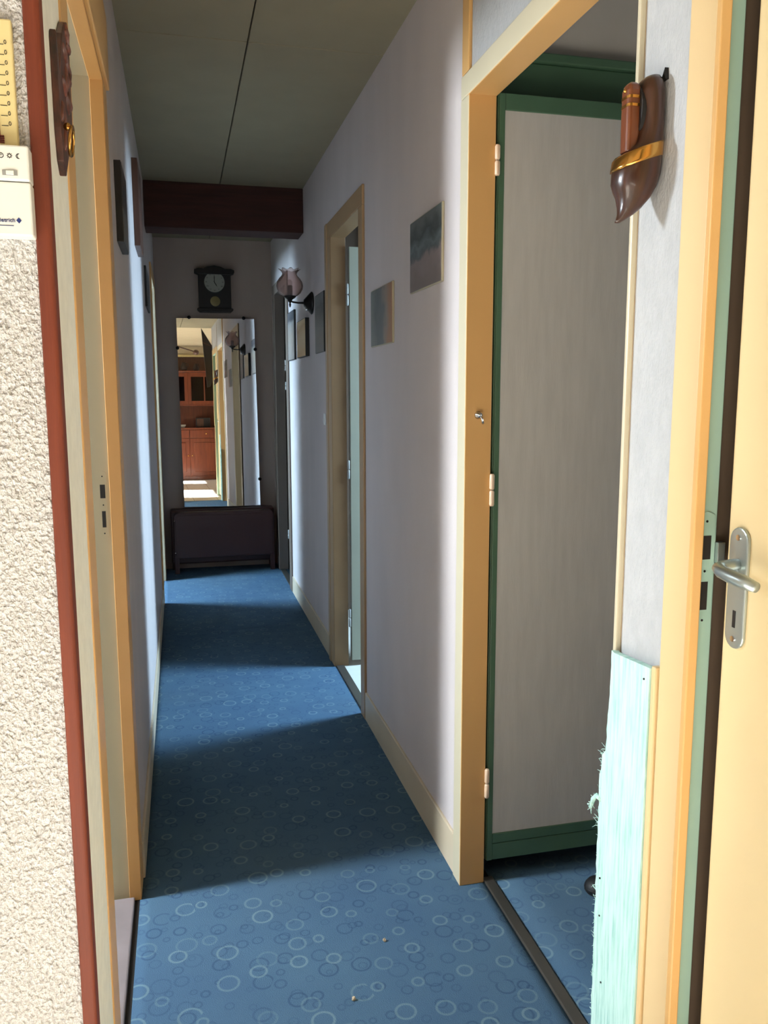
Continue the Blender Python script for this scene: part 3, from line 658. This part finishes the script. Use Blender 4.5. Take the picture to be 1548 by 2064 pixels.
for k in range(12):
    a = k*math.pi/6; text('numeral', ['XII', 'I', 'II', 'III', 'IIII', 'V', 'VI', 'VII', 'VIII', 'IX', 'X', 'XI'][k], .014, M_ink, dl, (.281+.060*math.sin(a), yf-.0045, 2.145+.060*math.cos(a)), (math.pi/2, 0, 0), 'CENTER', .0002)
def hand(nm, ang, l, w):
    bm = bmesh.new(); d = (math.sin(ang), math.cos(ang)); n_ = (d[1], -d[0])
    q = [(.281-d[0]*.01+n_[0]*w*.5, 2.145-d[1]*.01+n_[1]*w*.5), (.281+d[0]*l*.6+n_[0]*w, 2.145+d[1]*l*.6+n_[1]*w), (.281+d[0]*l, 2.145+d[1]*l), (.281+d[0]*l*.6-n_[0]*w, 2.145+d[1]*l*.6-n_[1]*w), (.281-d[0]*.01-n_[0]*w*.5, 2.145-d[1]*.01-n_[1]*w*.5)]
    prism(bm, q, lambda a, b: (a, yf-.006, b), lambda a, b: (a, yf-.0072, b)); obj(nm, bm, M_ink, dl)
hand('minute_hand', 0, .056, .003); hand('hour_hand', math.radians(150), .040, .0032)
bm = bmesh.new(); lathe(bm, [(0, -.006), (.02, -.006), (.036, 0)], (.283, yf, 2.008), 'Y', 30); obj('pendulum', bm, paint('dull_brass', (128, 112, 66), .5, .06), t, 0, True)

t = thing('mirror', 'tall frameless mirror standing on the dark cabinet at the corridor end', 'mirror', (.29, 6.38, .48))
mn = Vector((0.01663188, -0.999766, 0.01383189)).normalized()
cr = [Vector(p) for p in ((-.0016, 6.3849, 1.8856), (.5678, 6.3945, 1.8899), (.5812, 6.3750, .474), (.0090, 6.3658, .4845))]
bm = bmesh.new(); f = [bm.verts.new(p) for p in cr]; k = [bm.verts.new(p-mn*.005) for p in cr]
bm.faces.new(k)
for i in range(4): bm.faces.new((f[i], k[i], k[(i+1) % 4], f[(i+1) % 4]))
obj('backing', bm, M_black, t)
bm = bmesh.new(); f = [bm.verts.new(p+mn*.0002) for p in cr]; k = [bm.verts.new(p) for p in cr]; bm.faces.new(f[::-1]); bm.faces.new(k)
for i in range(4): bm.faces.new((f[i], k[i], k[(i+1) % 4], f[(i+1) % 4]))
obj('glass', bm, M_mirror, t)
cc = sum(cr, Vector())/4
for p in [(.0910, 6.3868, 1.892), (.4897, 6.3935, 1.8944), (.5706, 6.3916, 1.6655), (.5813, 6.3775, .681), (.0, 6.3822, 1.669)]:
    p = Vector(p); bm = bmesh.new()
    lathe(bm, [(0, -.010), (.010, -.008), (.013, -.003), (.013, .012), (0, .012)], p, 'Y', 12); obj('clip', bm, M_iron, t, 0, True)

t = thing('low_cabinet', 'glossy dark brown low cabinet with rounded corners under the mirror', 'cabinet', (.29, 6.3, 0))
B('body', M_cab, [((-.098, 6.285, .06), (.676, 6.412, .470))], t, .012)
def rr(x0, x1, z0, z1, r):
    return [(x0, z0)]+[(x0+r-r*math.cos(a), z1-r+r*math.sin(a)) for a in [k*math.pi/12 for k in range(7)]]+[(x1-r+r*math.sin(a), z1-r+r*math.cos(a)) for a in [k*math.pi/12 for k in range(7)]]+[(x1, z0)]
bm = bmesh.new(); prism(bm, rr(-.076, .668, .115, .462, .045), lambda a, b: (a, 6.212, b), lambda a, b: (a, 6.29, b)); obj('shell', bm, M_cab, t, .006, False, 3)
bm = bmesh.new(); prism(bm, rr(-.060, .652, .130, .440, .035), lambda a, b: (a, 6.2095, b), lambda a, b: (a, 6.2125, b)); obj('front_panel', bm, M_cab, t, .001)
for x0, x1, y0, y1 in ((-.076, -.042, 6.212, 6.25), (.634, .668, 6.212, 6.25), (-.095, -.06, 6.37, 6.41), (.64, .674, 6.37, 6.41)): B('leg', M_cab, [((x0, y0, 0), (x1, y1, .13))], t, .003)
for z in (.40, .16):
    bm = bmesh.new(); lathe(bm, [(0, -.004), (.004, -.003), (.005, 0)], (-.068, 6.212, z), 'Y', 10); obj('screw', bm, M_chrome, t)

# ------------------------------------------------------------------ small things on the floor
for x, y, l in ((.4433, 1.805, 'pale crumb lying on the blue carpet near the big doorway'), (.3289, 1.628, 'pale crumb on the carpet nearest the camera')):
    bm = bmesh.new(); bmesh.ops.create_icosphere(bm, subdivisions=2, radius=.0045)
    for v in bm.verts: v.co = v.co*(.75+.5*random.random())+Vector((x, y, .0035))
    tag(obj('crumb', bm, M_crumb), l, 'crumb', 'crumbs on the carpet')
bm = bmesh.new(); lathe(bm, [(0, 0), (.030, 0), (.034, .006), (.033, .02), (.024, .032), (.010, .037), (0, .038)], (1.052, 1.865, .0), 'Z', 20)
t = thing('door_stop', 'black rounded object on the blue carpet behind the mint panel', 'doorstop', (1.052, 1.865, 0)); obj('body', bm, M_gap, t, 0, True)
bm = bmesh.new(); lathe(bm, [(.0335, .010), (.0352, .013), (.0335, .016)], (1.052, 1.865, .0), 'Z', 20); obj('rubber_band', bm, M_black, t, 0, True)

# ------------------------------------------------------------------ living room seen in the mirror
BX0, BX1, BYF, BYB = -.13, 1.07, -2.86, -3.29
t = thing('buffet', 'orange pine buffet with glazed top doors seen in the mirror', 'buffet', (.47, -3.07, 0))
B('carcass', M_buffet, [((BX0, BYB, .06), (BX1, BYF-.02, .93))], t, .003)
B('side_panel', M_buffet, [((BX0, BYB, .96), (BX0+.03, BYF-.08, 1.97))], t, .003); B('side_panel', M_buffet, [((BX1-.03, BYB, .96), (BX1, BYF-.08, 1.97))], t, .003)
B('back_panel', M_buffet, [((BX0+.03, BYB, .96), (BX1-.03, BYB+.02, 1.97))], t); B('shelf', M_buffet, [((BX0+.03, BYB+.02, 1.36), (BX1-.03, BYF-.08, 1.385))], t, .003); B('divider', M_buffet, [((.44, BYB+.02, 1.385), (.50, BYF-.08, 1.97))], t)
B('plinth', M_buffet, [((BX0+.01, BYB, 0), (BX1-.01, BYF-.03, .06))], t)
B('counter', M_buffet, [((BX0-.02, BYB, .93), (BX1+.02, BYF+.015, .96))], t, .006)
B('cornice', M_buffet, [((BX0-.03, BYB, 1.97), (BX1+.03, BYF-.05, 2.0))], t, .008)
for i in range(2):
    a, b = (BX0+.01, .465) if i == 0 else (.475, BX1-.01)
    d = B('drawer', M_buffet, [((a, BYF-.02, .775), (b, BYF, .92))], t, .004); bm = bmesh.new(); ball(bm, ((a+b)/2, BYF+.012, .85), .014); obj('knob', bm, M_brass, d, 0, True)
    d = B('door', M_buffet, [((a, BYF-.02, .08), (b, BYF-.004, .765))], t, .004)
    B('door_panel', M_buffet, [((a+.07, BYF-.006, .15), (b-.07, BYF+.006, .69))], d, .012)
    bm = bmesh.new(); ball(bm, ((b-.03) if i == 0 else (a+.03), BYF+.008, .45), .012); obj('knob', bm, M_brass, d, 0, True)
    d = B('glazed_door', M_buffet, [((a, BYF-.08, 1.385), (a+.055, BYF-.062, 1.965)), ((b-.055, BYF-.08, 1.385), (b, BYF-.062, 1.965)), ((a+.055, BYF-.08, 1.385), (b-.055, BYF-.062, 1.45)), ((a+.055, BYF-.08, 1.89), (b-.055, BYF-.062, 1.965)), (((a+b)/2-.01, BYF-.08, 1.45), ((a+b)/2+.01, BYF-.064, 1.89))], t, .003)
    B('pane', M_cabglass, [((a+.055, BYF-.074, 1.45), ((a+b)/2-.01, BYF-.070, 1.89))], d); B('pane', M_cabglass, [(((a+b)/2+.01, BYF-.074, 1.45), (b-.055, BYF-.070, 1.89))], d)
for x, s, l in ((.415, 1.0, 'dark pottery jug on top of the buffet, left one in the mirror'), (.635, .85, 'dark pottery jug on top of the buffet, right one in the mirror')):
    t = thing('pottery_jug', l, 'jug', (x, -3.02, 2.0), 'jugs on top of the buffet')
    bm = bmesh.new(); lathe(bm, [(0, 0), (.045*s, 0), (.060*s, .03*s), (.062*s, .06*s), (.040*s, .11*s), (.030*s, .14*s), (.036*s, .155*s), (0, .15*s)], (x, -3.02, 2.0), 'Z', 20); obj('body', bm, M_vase, t, 0, True)
    bm = bmesh.new(); tube(bm, [(x+.034*s, -3.02, 2.0+.14*s), (x+.070*s, -3.02, 2.0+.13*s), (x+.078*s, -3.02, 2.0+.09*s), (x+.056*s, -3.02, 2.0+.05*s)], .007*s, 8); obj('handle', bm, M_vase, t, 0, True)
t = thing('white_bowl', 'small white bowl standing in the niche of the buffet', 'bowl', (.36, -3.05, .96))
bm = bmesh.new(); lathe(bm, [(0, 0), (.03, 0), (.05, .03), (.06, .055), (.055, .053), (.03, .02), (0, .012)], (.36, -3.05, .96), 'Z', 20); obj('body', bm, M_white, t, 0, True)
t = thing('radio', 'dark box shaped radio standing in the niche of the buffet', 'radio', (.72, -3.08, .96))
B('case', M_black, [((.60, -3.18, .96), (.86, -3.02, 1.14))], t, .008); B('grille', M_frame, [((.62, -3.02, .98), (.74, -3.016, 1.12))], t)
# panelled lower part of the living room's back wall
struct(B('trim_12', M_frame, [((-2.6, -3.302, 0), (2.4, -3.293, 2.27))])); struct(B('trim_13', M_ivory, [((-2.6, -3.30, 2.27), (2.4, -3.26, 2.31))], None, .004))
t = thing('ceiling_lamp', 'ceiling lamp with brown arms and round shades seen in the mirror', 'lamp', (.22, -1.8, 2.25))
bm = bmesh.new(); lathe(bm, [(0, 0), (.05, 0), (.045, -.02), (.02, -.03), (.012, -.06), (.012, -.10), (.03, -.12), (0, -.14)], (.22, -1.8, ZC), 'Z', 20); obj('rose', bm, M_frame, t, 0, True)
for k in range(3):
    a = math.radians(-4+120*k); dx, dy = math.cos(a), math.sin(a)
    bm = bmesh.new(); tube(bm, [(.22, -1.8, 2.36), (.22+.2*dx, -1.8+.2*dy, 2.30), (.22+.33*dx, -1.8+.33*dy, 2.262)], .011, 10); ar = obj('arm', bm, M_frame, t, 0, True)
    bm = bmesh.new(); ball(bm, (.22+.36*dx, -1.8+.36*dy, 2.25), .05, (1, 1, .9), 16, 10); obj('shade', bm, M_frame, ar, 0, True)
t = thing('wall_bracket', 'dark sloping wooden bracket under the ceiling, seen in the mirror beside the clog', 'bracket', (XR, .15, 1.6))
bm = bmesh.new(); prism(bm, [(.555, ZC-.004), (XR, 2.20), (XR, 1.74), (.664, 1.605), (.618, 1.59)], lambda a, b: (a, .135, b), lambda a, b: (a, .160, b)); obj('panel', bm, M_walnut, t, .004)
bm = bmesh.new(); tube(bm, [(.575, .148, 2.245), (XR, .148, 2.19)], .015, 10); obj('rail', bm, M_frame, t, 0, True)
# rust curtain in the room behind the white door
bm = bmesh.new(); pv = None
for k in range(41):
    x = 1.1+1.0*k/40; y = 4.82+.03*math.sin(k*1.3); v = [bm.verts.new((x, y, .1)), bm.verts.new((x, y, 2.3))]
    if pv: bm.faces.new((pv[0], v[0], v[1], pv[1]))
    pv = v
o = obj('curtain', bm, M_curtain, None, 0, True); o.modifiers.new('solid', 'SOLIDIFY').thickness = .004
tag(o, 'rust red curtain in the room behind the open white door', 'curtain')
